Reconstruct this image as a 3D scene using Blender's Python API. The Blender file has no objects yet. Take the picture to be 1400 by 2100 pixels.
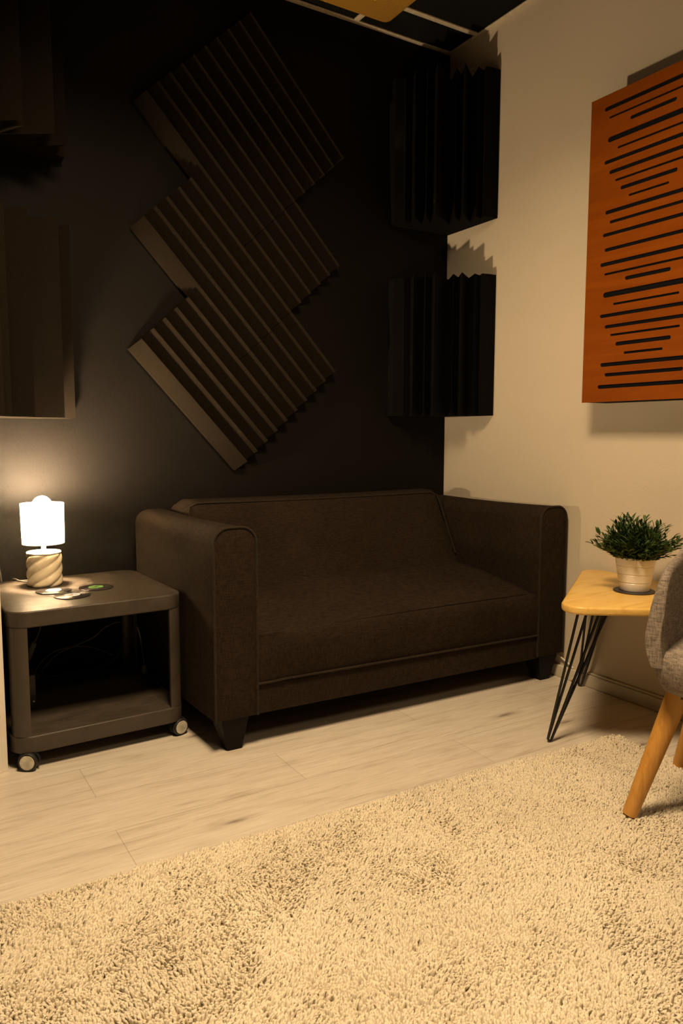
import bpy, bmesh, math, random
import numpy as np
from mathutils import Vector, Matrix

random.seed(7)
rng = np.random.default_rng(7)
PI = math.pi
scene = bpy.context.scene
COL = scene.collection

# ------------------------------------------------------------------ camera, light, exposure
cam_d = bpy.data.cameras.new('camera')
cam = bpy.data.objects.new('camera', cam_d); COL.objects.link(cam)
CX, CY, CZ = -2.2058, -2.7097, 0.93
YAW, PITCH, ROLL, FPX = 0.54788, 0.10191, 0.00155, 1540.1
fw = Vector((math.sin(YAW)*math.cos(PITCH), math.cos(YAW)*math.cos(PITCH), -math.sin(PITCH)))
rt = Vector((math.cos(YAW), -math.sin(YAW), 0)); up = rt.cross(fw)
r2 = rt*math.cos(ROLL) + up*math.sin(ROLL); u2 = -rt*math.sin(ROLL) + up*math.cos(ROLL)
cam.matrix_world = Matrix(((r2.x, u2.x, -fw.x, CX), (r2.y, u2.y, -fw.y, CY), (r2.z, u2.z, -fw.z, CZ), (0, 0, 0, 1)))
cam_d.sensor_fit = 'VERTICAL'; cam_d.sensor_height = 36.0; cam_d.sensor_width = 24.0
cam_d.lens = FPX/2100*36.0
cam_d.clip_start = 0.02
scene.camera = cam

world = bpy.data.worlds.new('world'); scene.world = world; world.use_nodes = True
world.node_tree.nodes['Background'].inputs[0].default_value = (0.0, 0.0, 0.0, 1)
world.node_tree.nodes['Background'].inputs[1].default_value = 0.0

WARM = (1.0, 0.71, 0.41)
al = bpy.data.lights.new('ceiling_panel_light', 'AREA'); al.shape = 'SQUARE'; al.size = 0.50
al.energy = 62; al.color = WARM; al.spread = math.radians(150)
alo = bpy.data.objects.new('ceiling_panel_light', al); COL.objects.link(alo)
alo.location = (-1.60, -1.72, 2.53)
# a second ceiling panel further back in the room, behind the camera's side
al2 = bpy.data.lights.new('rear_panel_light', 'AREA'); al2.shape = 'SQUARE'; al2.size = 0.55
al2.energy = 12; al2.color = WARM
alo2 = bpy.data.objects.new('rear_panel_light', al2); COL.objects.link(alo2)
alo2.location = (-1.45, -3.25, 2.53)
scene.cycles.sample_clamp_indirect = 40.0
BULB_STRENGTH = 2050.0
BULB_COLOR = (1.0, 0.72, 0.42)

vs = scene.view_settings
scene.display_settings.display_device = 'sRGB'
vs.view_transform = 'Standard'; vs.look = 'None'; vs.gamma = 1.0; vs.use_curve_mapping = False
vs.exposure = 0.0

# ------------------------------------------------------------------ materials
def hexlin(r, g, b):
    f = lambda c: ((c/255+0.055)/1.055)**2.4 if c > 10 else c/255/12.92
    return (f(r), f(g), f(b), 1)

class NT:
    def __init__(s, name):
        s.m = bpy.data.materials.new(name); s.m.use_nodes = True
        s.t = s.m.node_tree; s.N = s.t.nodes; s.L = s.t.links
        s.b = s.N['Principled BSDF']; s._co = None
    def n(s, typ, **kw):
        k = s.N.new(typ)
        for a, v in kw.items():
            if a.startswith('_'): setattr(k, a[1:], v)
            else:
                key = int(a[1:]) if a[0] == 'i' and a[1:].isdigit() else a.replace('__', ' ')
                k.inputs[key].default_value = v
        return k
    def l(s, a, b): s.L.new(a, b)
    def co(s, scale=(1, 1, 1), loc=(0, 0, 0), out='Object', rot=(0, 0, 0)):
        c = s.N.new('ShaderNodeTexCoord'); mp = s.N.new('ShaderNodeMapping')
        mp.inputs['Scale'].default_value = scale; mp.inputs['Location'].default_value = loc; mp.inputs['Rotation'].default_value = rot
        s.l(c.outputs[out], mp.inputs[0]); return mp.outputs[0]
    def noise(s, co, scale, detail=3, rough=0.55, dist=0):
        k = s.n('ShaderNodeTexNoise'); k.inputs['Scale'].default_value = scale
        k.inputs['Detail'].default_value = detail; k.inputs['Roughness'].default_value = rough
        k.inputs['Distortion'].default_value = dist
        s.l(co, k.inputs['Vector']); return k.outputs['Fac']
    def ramp(s, fac, stops):
        k = s.N.new('ShaderNodeValToRGB'); e = k.color_ramp.elements
        while len(e) < len(stops): e.new(0.5)
        for x, (p, c) in zip(e, stops):
            x.position = p; x.color = c if len(c) == 4 else (*c, 1)
        s.l(fac, k.inputs[0]); return k.outputs[0]
    def mix(s, fac, a, b, mode='MIX'):
        k = s.N.new('ShaderNodeMix'); k.data_type = 'RGBA'; k.blend_type = mode
        for idx, v in ((0, fac), (6, a), (7, b)):
            if isinstance(v, (int, float)): k.inputs[idx].default_value = v
            elif isinstance(v, tuple): k.inputs[idx].default_value = v
            else: s.l(v, k.inputs[idx])
        return k.outputs[2]
    def math(s, op, a, b=0.0):
        k = s.N.new('ShaderNodeMath'); k.operation = op
        for i, v in enumerate((a, b)):
            if isinstance(v, (int, float)): k.inputs[i].default_value = v
            else: s.l(v, k.inputs[i])
        return k.outputs[0]
    def bump(s, h, strength=0.3, dist=0.002):
        k = s.N.new('ShaderNodeBump'); k.inputs['Strength'].default_value = strength; k.inputs['Distance'].default_value = dist
        s.l(h, k.inputs['Height']); s.l(k.outputs[0], s.b.inputs['Normal']); return k
    def base(s, v):
        if isinstance(v, tuple): s.b.inputs['Base Color'].default_value = v
        else: s.l(v, s.b.inputs['Base Color'])
    def set(s, rough=0.5, metal=0, spec=0.5, sheen=0):
        s.b.inputs['Roughness'].default_value = rough; s.b.inputs['Metallic'].default_value = metal
        s.b.inputs['Specular IOR Level'].default_value = spec
        if sheen: s.b.inputs['Sheen Weight'].default_value = sheen; s.b.inputs['Sheen Roughness'].default_value = 0.5

def simple(name, col, rough=0.5, metal=0, spec=0.5, var=0.12, scale=40, bump=0.0, bscale=300):
    t = NT(name); t.set(rough, metal, spec)
    co = t.co()
    f = t.noise(co, scale)
    c = col if len(col) == 4 else (*col, 1)
    lo = tuple(x*(1-var) for x in c[:3]); hi = tuple(min(1, x*(1+var)) for x in c[:3])
    t.base(t.ramp(f, [(0.3, lo), (0.7, hi)]))
    if bump: t.bump(t.noise(co, bscale), bump, 0.001)
    return t.m

M = {}
# painted walls
def wall_mat(name, col, rough, spec, bs):
    t = NT(name); t.set(rough, 0, spec); co = t.co()
    f = t.noise(co, 1.6, 4)
    t.base(t.ramp(f, [(0.3, tuple(x*0.95 for x in col)), (0.7, col)]))
    h = t.noise(co, 120, 4, 0.6); t.bump(h, bs, 0.002); return t.m
M['cream'] = wall_mat('cream_wall_paint', (0.63, 0.555, 0.43), 0.75, 0.25, 0.25)
M['black_wall'] = wall_mat('black_wall_paint', (0.0060, 0.0048, 0.0037), 0.64, 0.12, 0.35)
M['ceiling'] = simple('black_ceiling_tile', (0.006, 0.006, 0.006), 0.9, spec=0.1)
M['rail'] = simple('cream_ceiling_rail', (0.62, 0.55, 0.42), 0.5)
M['white_trim'] = simple('off_white_trim_paint', (0.88, 0.84, 0.76), 0.45, var=0.05, scale=8)
M['baseboard'] = simple('cream_baseboard_paint', (0.66, 0.60, 0.48), 0.5, var=0.05)

# laminate floor
t = NT('pale_oak_laminate'); t.set(0.42, 0, 0.4)
co = t.co(loc=(1.78, 0.04 + 0.19*21, 0))
br = t.n('ShaderNodeTexBrick'); br.offset = 0.5; br.offset_frequency = 2; br.squash = 1
t.l(co, br.inputs['Vector']); br.inputs['Scale'].default_value = 1.0
br.inputs['Brick Width'].default_value = 1.025; br.inputs['Row Height'].default_value = 0.19
br.inputs['Mortar Size'].default_value = 0.0011; br.inputs['Mortar Smooth'].default_value = 0.2; br.inputs['Bias'].default_value = 0.0
br.inputs['Color1'].default_value = (0.0, 0.0, 0.0, 1); br.inputs['Color2'].default_value = (1, 1, 1, 1); br.inputs['Mortar'].default_value = (0.5, 0.5, 0.5, 1)
gco = t.co(scale=(1.6, 13, 1))
warp = t.noise(t.co(scale=(1.2, 3, 1)), 2.0, 2)
g1 = t.noise(gco, 2.2, 6, 0.62, 0.9)
g2 = t.noise(t.co(scale=(3, 60, 1)), 3.0, 4, 0.6)
vor = t.n('ShaderNodeTexVoronoi', _voronoi_dimensions='2D'); t.l(t.co(scale=(1.15, 4.6, 1), loc=(0.25, 0.35, 0)), vor.inputs['Vector']); vor.inputs['Scale'].default_value = 1.0
kd = t.math('ADD', vor.outputs['Distance'], t.math('MULTIPLY', t.math('SUBTRACT', t.noise(t.co(scale=(6, 30, 1)), 2.0, 4), 0.5), 0.07))
sepc = t.n('ShaderNodeSeparateColor'); t.l(vor.outputs['Color'], sepc.inputs[0])
pick = t.math('GREATER_THAN', sepc.outputs[0], 0.42)
knot = t.math('MULTIPLY', t.ramp(kd, [(0.0, (1, 1, 1)), (0.022, (0.8,)*3), (0.05, (0.30,)*3), (0.12, (0, 0, 0))]), pick)
c1 = t.ramp(g1, [(0.30, (0.40, 0.345, 0.27)), (0.46, (0.60, 0.545, 0.455)), (0.66, (0.68, 0.63, 0.54))])
c2 = t.mix(0.40, c1, t.ramp(g2, [(0.32, (0.46, 0.40, 0.325)), (0.62, (0.74, 0.685, 0.59))]))
c3 = t.mix(t.math('MULTIPLY', knot, t.math('MULTIPLY', t.noise(t.co(scale=(9, 40, 1)), 2.0, 4), 1.3)), c2, (0.10, 0.06, 0.035, 1))
tone = t.ramp(br.outputs['Color'], [(0.0, (0.94, 0.93, 0.92)), (1.0, (1.02, 1.02, 1.02))])
c4 = t.mix(1.0, c3, tone, 'MULTIPLY')
c5 = t.mix(t.math('MULTIPLY', br.outputs['Fac'], 0.45), c4, (0.17, 0.12, 0.08, 1))
t.base(c5); t.bump(g2, 0.05, 0.001)
M['floor'] = t.m

# fabrics
def weave(name, c_lo, c_hi, s=420, sheen=0.1, bump=0.25, blotch=0.12):
    t = NT(name); t.set(0.95, 0, 0.06, sheen)
    a = t.noise(t.co(scale=(1, 1, 0.12)), s, 2); b = t.noise(t.co(scale=(0.12, 0.12, 1)), s, 2)
    f = t.math('MULTIPLY', t.math('ADD', a, b), 0.5)
    c = t.ramp(f, [(0.38, c_lo), (0.62, c_hi)])
    bl = t.ramp(t.noise(t.co(), 5, 3), [(0.3, (1-blotch,)*3), (0.7, (1+blotch,)*3)])
    t.base(t.mix(1.0, c, bl, 'MULTIPLY')); t.bump(f, bump, 0.001); return t.m
M['sofa'] = weave('charcoal_sofa_fabric', (0.0150, 0.0104, 0.0070), (0.030, 0.0208, 0.0138), 420, 0.0)
M['piping'] = weave('charcoal_sofa_piping', (0.018, 0.0135, 0.0095), (0.032, 0.024, 0.017), 500, 0.05)
M['tweed'] = weave('grey_tweed_fabric', (0.115, 0.098, 0.080), (0.30, 0.25, 0.205), 420, 0.05, 0.35, 0.08)
M['sofa_leg'] = simple('black_stained_wood', (0.006, 0.0052, 0.005), 0.55, spec=0.12)
def foam(name, a, b):
    t = NT(name); t.set(0.97, 0, 0.08); co = t.co()
    f = t.noise(co, 420, 3, 0.7)
    t.base(t.ramp(f, [(0.3, a), (0.72, b)])); t.bump(f, 0.5, 0.002); return t.m
M['foam'] = foam('black_acoustic_foam', (0.0085, 0.0062, 0.0040), (0.019, 0.0138, 0.0088))
M['foam_dark'] = foam('dark_grey_acoustic_foam', (0.0035, 0.0031, 0.0026), (0.0065, 0.0058, 0.0048))

# wood
def wood(name, cols, axis_scale, s=1.0, rough=0.4, spec=0.4, rot=(0, 0, 0), dist=1.2):
    t = NT(name); t.set(rough, 0, spec)
    f = t.noise(t.co(scale=axis_scale, rot=rot), 3.0*s, 5, 0.6, dist)
    g = t.noise(t.co(scale=tuple(x*5 for x in axis_scale), rot=rot), 6.0*s, 3, 0.6)
    h = t.math('ADD', t.math('MULTIPLY', f, 0.8), t.math('MULTIPLY', g, 0.2))
    t.base(t.ramp(h, [(0.32, cols[0]), (0.5, cols[1]), (0.66, cols[2])])); return t.m
M['panel_wood'] = wood('orange_brown_veneer', [(0.175, 0.039, 0.0015), (0.205, 0.048, 0.002), (0.235, 0.058, 0.0025)], (1, 0.5, 5), 1.0, 0.6, 0.06)
M['panel_core'] = simple('black_panel_core', (0.004, 0.004, 0.0045), 0.9, spec=0.1)
M['pine'] = wood('honey_pine', [(0.64, 0.37, 0.08), (0.76, 0.49, 0.13), (0.82, 0.55, 0.165)], (1.5, 12, 12), 1.0, 0.33, 0.45, (0, 0, math.radians(-36)))
M['oak_leg'] = wood('honey_oak_leg', [(0.42, 0.20, 0.04), (0.54, 0.27, 0.055), (0.60, 0.31, 0.07)], (14, 14, 1.4), 1.5, 0.4, 0.4)
M['black_metal'] = simple('black_powder_coated_steel', (0.008, 0.008, 0.009), 0.4, 0.0, 0.5)

# table lamp
M['ceramic'] = simple('cream_glazed_ceramic', (0.66, 0.58, 0.42), 0.35, spec=0.5, var=0.04)
t = NT('white_lamp_shade_fabric')
tr = t.n('ShaderNodeBsdfTranslucent'); tr.inputs[0].default_value = (0.90, 0.88, 0.84, 1)
df = t.n('ShaderNodeBsdfDiffuse'); df.inputs[0].default_value = (0.85, 0.83, 0.78, 1)
wv = t.noise(t.co(scale=(1, 1, 0.2)), 300, 2)
mx = t.n('ShaderNodeMixShader'); t.l(t.ramp(wv, [(0.0, (0.40,)*3), (1.0, (0.50,)*3)]), mx.inputs[0])
t.l(df.outputs[0], mx.inputs[1]); t.l(tr.outputs[0], mx.inputs[2])
t.l(mx.outputs[0], t.N['Material Output'].inputs[0]); M['shade'] = t.m
t = NT('glowing_bulb_glass'); t.base((1, 1, 1, 1))
t.b.inputs['Emission Color'].default_value = (*BULB_COLOR, 1); t.b.inputs['Emission Strength'].default_value = BULB_STRENGTH
M['bulb'] = t.m
M['white_plastic'] = simple('white_plastic', (0.72, 0.68, 0.6), 0.4, var=0.03)
M['cord'] = simple('pale_cable_sheath', (0.17, 0.155, 0.135), 0.5, var=0.05)
M['cord_dark'] = simple('grey_cable_sheath', (0.10, 0.09, 0.08), 0.5, var=0.05)

# side table
t = NT('grey_painted_table'); t.set(0.42, 0, 0.4); co = t.co()
f = t.noise(t.co(scale=(3, 9, 3), rot=(0, 0, 0.4)), 3, 5, 0.7, 1.0); g = t.noise(co, 90, 3)
t.base(t.ramp(f, [(0.35, (0.044, 0.034, 0.024)), (0.68, (0.062, 0.049, 0.036))]))
t.l(t.ramp(f, [(0.35, (0.36,)*3), (0.7, (0.56,)*3)]), t.b.inputs['Roughness']); t.bump(g, 0.06, 0.001)
M['cart'] = t.m
M['rubber'] = simple('black_rubber_tyre', (0.012, 0.012, 0.012), 0.55)
M['caster_cap'] = simple('grey_caster_cap', (0.50, 0.46, 0.38), 0.45, var=0.25, scale=60)
M['vinyl'] = simple('glossy_black_vinyl', (0.018, 0.014, 0.012), 0.28, spec=0.5)
M['lab_white'] = simple('cream_paper_label', (0.74, 0.66, 0.55), 0.6, var=0.05)
M['lab_green'] = simple('green_paper_label', (0.11, 0.26, 0.05), 0.6, var=0.5, scale=120)
M['lab_blue'] = simple('pale_blue_paper_label', (0.42, 0.46, 0.52), 0.6, var=0.1)
M['lab_orange'] = simple('orange_print', (0.55, 0.22, 0.08), 0.6)
M['ink'] = simple('dark_print', (0.03, 0.025, 0.02), 0.6)
M['black_plastic'] = simple('black_plastic', (0.02, 0.019, 0.018), 0.4)

# plant
M['pot'] = simple('white_glazed_pot', (0.84, 0.80, 0.74), 0.28, spec=0.5, var=0.02)
t = NT('grass_green_leaf'); t.set(0.5, 0, 0.35); oi = t.n('ShaderNodeTexCoord')
f = t.noise(t.co(), 45, 3)
t.base(t.ramp(f, [(0.3, (0.018, 0.042, 0.008)), (0.55, (0.042, 0.085, 0.016)), (0.75, (0.10, 0.15, 0.035))])); M['leaf'] = t.m
M['soil'] = simple('dark_soil', (0.012, 0.010, 0.007), 0.95, bump=0.5)
M['coaster'] = simple('dark_slate_coaster', (0.030, 0.028, 0.028), 0.5)

# rug
t = NT('beige_shag_yarn'); t.set(0.92, 0, 0.12, 0.12); co = t.co()
f = t.noise(co, 3.2, 4, 0.6); g = t.noise(co, 150, 2)
c = t.ramp(f, [(0.3, (0.67, 0.60, 0.46)), (0.7, (0.76, 0.69, 0.545))])
t.base(t.mix(1.0, c, t.ramp(g, [(0.25, (0.82,)*3), (0.75, (1.1,)*3)]), 'MULTIPLY')); M['yarn'] = t.m
M['rug_base'] = simple('brown_rug_backing', (0.6, 0.52, 0.38), 0.95)

# ceiling fitting
t = NT('yellowed_prismatic_diffuser'); t.set(0.45, 0, 0.4)
wv = t.n('ShaderNodeTexWave'); wv.wave_type = 'BANDS'; wv.bands_direction = 'Y'; wv.inputs['Scale'].default_value = 38.0
t.l(t.co(), wv.inputs['Vector'])
t.base(t.ramp(wv.outputs['Fac'], [(0.0, (0.34, 0.18, 0.025)), (1.0, (0.42, 0.23, 0.035))])); t.bump(wv.outputs['Fac'], 0.6, 0.004)
M['diffuser'] = t.m
M['housing'] = simple('cream_steel_housing', (0.6, 0.5, 0.33), 0.5)

# ------------------------------------------------------------------ object helpers
def link_mesh(name, me, mat, parent=None, smooth=False):
    o = bpy.data.objects.new(name, me); COL.objects.link(o)
    if mat is not None: me.materials.append(M[mat] if isinstance(mat, str) else mat)
    if smooth:
        me.polygons.foreach_set('use_smooth', [True]*len(me.polygons))
        if smooth is not True: auto_smooth(me, smooth)
    if parent is not None:
        o.parent = parent
        if parent.type == 'EMPTY' or parent.parent is not None or True:
            o.matrix_parent_inverse = parent_world(parent).inverted()
    return o
def parent_world(p):
    m = p.matrix_basis.copy()
    if p.parent is not None: m = parent_world(p.parent) @ p.matrix_parent_inverse @ m
    return m
def auto_smooth(me, deg):
    b = bmesh.new(); b.from_mesh(me)
    for e in b.edges:
        e.smooth = not (len(e.link_faces) == 2 and e.calc_face_angle(0) > math.radians(deg))
    b.to_mesh(me); b.free()
def fin(bm, name, mat, parent=None, smooth=False, recalc=True):
    if recalc: bmesh.ops.recalc_face_normals(bm, faces=bm.faces[:])
    me = bpy.data.meshes.new(name); bm.to_mesh(me); bm.free()
    return link_mesh(name, me, mat, parent, smooth)
def thing(name, label, cat, loc=(0, 0, 0), group=None):
    o = bpy.data.objects.new(name, None); COL.objects.link(o); o.location = loc; o.empty_display_size = 0.05
    return tag(o, label, cat, group)
def tag(o, label, cat, group=None):
    o['label'] = label; o['category'] = cat
    if group: o['group'] = group
    return o
def struct(o, label=None, cat=None):
    o['kind'] = 'structure'
    if label: o['label'] = label
    if cat: o['category'] = cat
    return o
def add_box(bm, x0, x1, y0, y1, z0, z1, bevel=0.0, seg=2):
    g = bmesh.ops.create_cube(bm, size=1.0)
    bmesh.ops.transform(bm, matrix=Matrix.Translation(((x0+x1)/2, (y0+y1)/2, (z0+z1)/2)) @ Matrix.Diagonal((abs(x1-x0), abs(y1-y0), abs(z1-z0), 1)), verts=g['verts'])
    if bevel:
        es = list({e for v in g['verts'] for e in v.link_edges})
        bmesh.ops.bevel(bm, geom=es, offset=bevel, segments=seg, affect='EDGES', profile=0.5)
def box(name, x0, x1, y0, y1, z0, z1, mat, parent=None, bevel=0.0):
    bm = bmesh.new(); add_box(bm, x0, x1, y0, y1, z0, z1, bevel)
    return fin(bm, name, mat, parent, 35 if bevel else False)
def add_lathe(bm, prof, c=(0, 0, 0), seg=40, M4=None):
    rings = []
    for r, z in prof:
        if r < 1e-6: rings.append([bm.verts.new((c[0], c[1], c[2]+z))])
        else: rings.append([bm.verts.new((c[0]+r*math.cos(2*PI*k/seg), c[1]+r*math.sin(2*PI*k/seg), c[2]+z)) for k in range(seg)])
    for a, b in zip(rings, rings[1:]):
        for k in range(seg):
            k2 = (k+1) % seg
            if len(a) == 1 and len(b) == 1: continue
            if len(a) == 1: bm.faces.new((a[0], b[k], b[k2]))
            elif len(b) == 1: bm.faces.new((a[k], b[0], a[k2]))
            else: bm.faces.new((a[k], b[k], b[k2], a[k2]))
    if M4 is not None: bmesh.ops.transform(bm, matrix=M4, verts=[v for r_ in rings for v in r_])
def smooth_path(pts, n=8):
    pts = [Vector(p) for p in pts]
    if len(pts) < 3: return pts
    out = []
    P = [pts[0]*2-pts[1]] + pts + [pts[-1]*2-pts[-2]]
    for i in range(1, len(P)-2):
        a, b, c, d = P[i-1:i+3]
        for k in range(n):
            t = k/n
            out.append(0.5*((2*b) + (c-a)*t + (2*a-5*b+4*c-d)*t*t + (3*b-a-3*c+d)*t**3))
    out.append(pts[-1]); return out
def add_tube(bm, pts, rad, seg=8, closed=False):
    pts = [Vector(p) for p in pts]; n = len(pts)
    rings = []; prev = None
    for i, p in enumerate(pts):
        if closed: tg = (pts[(i+1) % n]-pts[i-1])
        else: tg = pts[min(i+1, n-1)]-pts[max(i-1, 0)]
        if tg.length < 1e-9: tg = Vector((0, 0, 1))
        tg.normalize()
        if prev is None:
            ref = Vector((0, 0, 1)) if abs(tg.z) < 0.9 else Vector((1, 0, 0))
            nn = (ref - tg*ref.dot(tg)).normalized()
        else:
            nn = prev - tg*prev.dot(tg)
            nn = nn.normalized() if nn.length > 1e-6 else prev
        prev = nn; bb = tg.cross(nn)
        r = rad[i] if isinstance(rad, (list, tuple)) else rad
        rings.append([bm.verts.new(p + (nn*math.cos(2*PI*k/seg) + bb*math.sin(2*PI*k/seg))*r) for k in range(seg)])
    m = n if closed else n-1
    for i in range(m):
        a, b = rings[i], rings[(i+1) % n]
        for k in range(seg):
            k2 = (k+1) % seg; bm.faces.new((a[k], a[k2], b[k2], b[k]))
    if not closed:
        bm.faces.new(rings[0][::-1]); bm.faces.new(rings[-1])
def tube(name, pts, rad, mat, parent=None, seg=8, sm=0):
    bm = bmesh.new(); add_tube(bm, smooth_path(pts, sm) if sm else pts, rad, seg)
    return fin(bm, name, mat, parent, 50)
def add_prism(bm, poly, f0, f1):
    """poly: list of 2D points; f0/f1 map a 2D point to the 3D bottom/top point."""
    a = [bm.verts.new(f0(p)) for p in poly]; b = [bm.verts.new(f1(p)) for p in poly]
    n = len(poly)
    bm.faces.new(a); bm.faces.new(b[::-1])
    for i in range(n):
        j = (i+1) % n; bm.faces.new((a[i], b[i], b[j], a[j]))
def rounded_poly(pts, r, seg=6):
    out = []; n = len(pts)
    for i in range(n):
        p0, p, p1 = Vector(pts[i-1]), Vector(pts[i]), Vector(pts[(i+1) % n])
        rr = r[i] if isinstance(r, (list, tuple)) else r
        if rr <= 0: out.append((p.x, p.y)); continue
        d0 = (p0-p).normalized(); d1 = (p1-p).normalized()
        ang = d0.angle(d1); t = rr/math.tan(ang/2)
        a = p+d0*t; b = p+d1*t; c = p+(d0+d1).normalized()*(rr/math.sin(ang/2))
        va, vb = a-c, b-c
        tot = va.angle(vb); sgn = 1 if va.x*vb.y-va.y*vb.x > 0 else -1
        for k in range(seg+1):
            th = sgn*tot*k/seg
            out.append((c.x+va.x*math.cos(th)-va.y*math.sin(th), c.y+va.x*math.sin(th)+va.y*math.cos(th)))
    return out
def slab(name, poly, z0, z1, mat, parent=None, bev=0.004, seg=3):
    """horizontal plate with softened rims"""
    bm = bmesh.new(); c = Vector((sum(p[0] for p in poly)/len(poly), sum(p[1] for p in poly)/len(poly)))
    area = sum(poly[i-1][0]*poly[i][1]-poly[i][0]*poly[i-1][1] for i in range(len(poly)))
    if area < 0: poly = poly[::-1]
    n = len(poly); nrm = []
    for i in range(n):
        d = Vector(poly[(i+1) % n])-Vector(poly[i-1]); nrm.append(Vector((d.y, -d.x)).normalized())
    prof = []
    for k in range(seg+1):
        a = PI/2*k/seg; prof.append((bev*(1-math.sin(a)), z0+bev*(1-math.cos(a))))
    prof2 = [(i_, z0+z1-z_) for i_, z_ in prof[::-1]]
    rings = [[bm.verts.new((p[0]-m.x*i_, p[1]-m.y*i_, z_)) for p, m in zip(poly, nrm)] for i_, z_ in prof+prof2]
    for a, b in zip(rings, rings[1:]):
        for i in range(n):
            j = (i+1) % n; bm.faces.new((a[i], a[j], b[j], b[i]))
    bm.faces.new(rings[0][::-1]); bm.faces.new(rings[-1])
    return fin(bm, name, mat, parent, 40)

# ------------------------------------------------------------------ the setting
H = 2.5822
LWX = -1.965          # face of the short wall return on the left
struct(box('floor', -3.6, 0.1, -4.3, 0.1, -0.08, 0, 'floor'))
struct(box('wall_back', LWX-0.12, 0.12, 0.0, 0.12, 0, H, 'black_wall'))
struct(box('wall_right', 0.0, 0.12, -4.3, 0.0, 0, H, 'cream'))
struct(box('wall_left', LWX-0.12, LWX, -0.505, 0.0, 0, H, 'black_wall'))
struct(box('wall_entry', -3.6, LWX-0.12, -0.505, -0.40, 0, H, 'black_wall'))
struct(box('wall_side', -3.6, -3.5, -4.3, -0.505, 0, H, 'black_wall'))
struct(box('wall_front', -3.5, 0.0, -4.3, -4.2, 0, H, 'black_wall'))
struct(box('ceiling', -3.6, 0.12, -4.3, 0.12, H, H+0.08, 'ceiling'))
# door casing at the end of the left return: two stepped boards
bm = bmesh.new()
add_box(bm, LWX-0.14, -1.9515, -0.519, -0.505, 0, H, 0.002, 2)
add_box(bm, LWX-0.14, -1.966, -0.525, -0.519, 0, H, 0.002, 2)
struct(fin(bm, 'trim_1', 'white_trim', None, 35), 'off-white door casing at left edge', 'trim')
# ceiling rails
RW = 0.012
k = 2
def rail(x0, x1, y0, y1, label):
    global k
    o = box('trim_%d' % k, x0, x1, y0, y1, H-0.006, H, 'rail', None, 0.0015); k += 1
    struct(o)
rail(-3.49, -0.001, -0.0225, -0.0005, 'back')
rail(-0.020, -0.0005, -4.19, -0.0225, 'right')
for yy in (-0.19, -0.79, -1.39, -1.99, -2.59): rail(-3.49, -0.0205, yy-RW, yy+RW, '')
for xx in (-0.50, -1.10, -1.70):
    for a, b in ((-0.19, -0.0), (-0.79, -0.19), (-1.39, -0.79), (-1.99, -1.39)):
        rail(xx-RW, xx+RW, a+RW+0.0005, (b-RW-0.0005) if b < -0.01 else -0.023, '')
# baseboards
bm = bmesh.new(); add_box(bm, -0.014, -0.0002, -4.19, -0.012, 0.0, 0.047, 0.004, 3)
struct(fin(bm, 'baseboard_right', 'baseboard', None, 35))
bm = bmesh.new(); add_box(bm, LWX+0.001, -0.015, -0.011, -0.0002, 0.0, 0.047, 0.004, 3)
struct(fin(bm, 'baseboard_back', 'black_wall', None, 35))

# ------------------------------------------------------------------ acoustic foam
def saw(n, pitch, base, depth, crest=0.5):
    pts = [(0, base)]
    for i in range(n):
        pts += [(i*pitch+pitch*crest, depth), ((i+1)*pitch, base)]
    return pts
def foam_panel(name, width_n, pitch, length, place, label, group, mat='foam', mitre=None, base=0.018, depth=0.052, crest=0.5, cat='foam panel'):
    """ridges run along v; place(u, v, d) maps to the world; mitre(u) caps the depth in a corner."""
    prof = saw(width_n, pitch, base, depth, crest)
    if mitre:
        fine = []
        for (u0, d0), (u1, d1) in zip(prof, prof[1:]):
            for q in range(12):
                s = q/12; fine.append((u0+(u1-u0)*s, d0+(d1-d0)*s))
        fine.append(prof[-1])
        prof = [(u, min(d, mitre(u))) for u, d in fine]
    W = width_n*pitch
    poly = [(0, 0.0005)] + prof + [(W, 0.0005)]
    cl = []
    for p in poly:
        if not cl or abs(p[0]-cl[-1][0])+abs(p[1]-cl[-1][1]) > 1e-5: cl.append(p)
    # drop collinear points
    out = []
    for i, p in enumerate(cl):
        a, b = cl[i-1], cl[(i+1) % len(cl)]
        if abs((p[0]-a[0])*(b[1]-a[1])-(p[1]-a[1])*(b[0]-a[0])) > 1e-8: out.append(p)
    bm = bmesh.new()
    add_prism(bm, out, lambda p: place(p[0], 0, p[1]), lambda p: place(p[0], length, p[1]))
    o = fin(bm, name, mat)
    return tag(o, label, cat, group)
U = 0.297
O2 = Vector((-1.407, 2.072)); th = math.radians(42.4)
A2 = Vector((math.cos(th), math.sin(th))); B2 = Vector((math.sin(th), -math.cos(th)))
def diag(a, b0):
    def f(u, v, d):
        p = O2 + A2*(a*U+0.0006+u) + B2*(b0*U+0.0008+v)
        return (p.x, -d, p.y)
    return f
GD = 'ridged foam panels of the zigzag on the black wall'
for a, b0, nb, lab in (
    (0, 0, 2, 'long ridged black foam panel on the upper left edge of the top zigzag square'),
    (1, 0, 1, 'short ridged black foam panel at the very top corner of the zigzag'),
    (1, 1, 1, 'short ridged black foam panel at the right-hand point of the top zigzag square'),
    (-1, 1, 2, 'long ridged black foam panel on the left edge of the middle zigzag square'),
    (0, 2, 1, 'short ridged black foam panel at the right-hand point of the middle zigzag square'),
    (-2, 2, 2, 'long ridged foam panel on the lower left edge of the zigzag, brightest in lamp light'),
    (-1, 3, 1, 'short ridged black foam panel at the right-hand point of the lowest zigzag square')):
    foam_panel('acoustic_foam_panel', 5, (U-0.0012)/5, nb*U-0.0016, diag(a, b0), lab, GD, crest=0.86)
GC = 'wedge foam corner traps'
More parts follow.
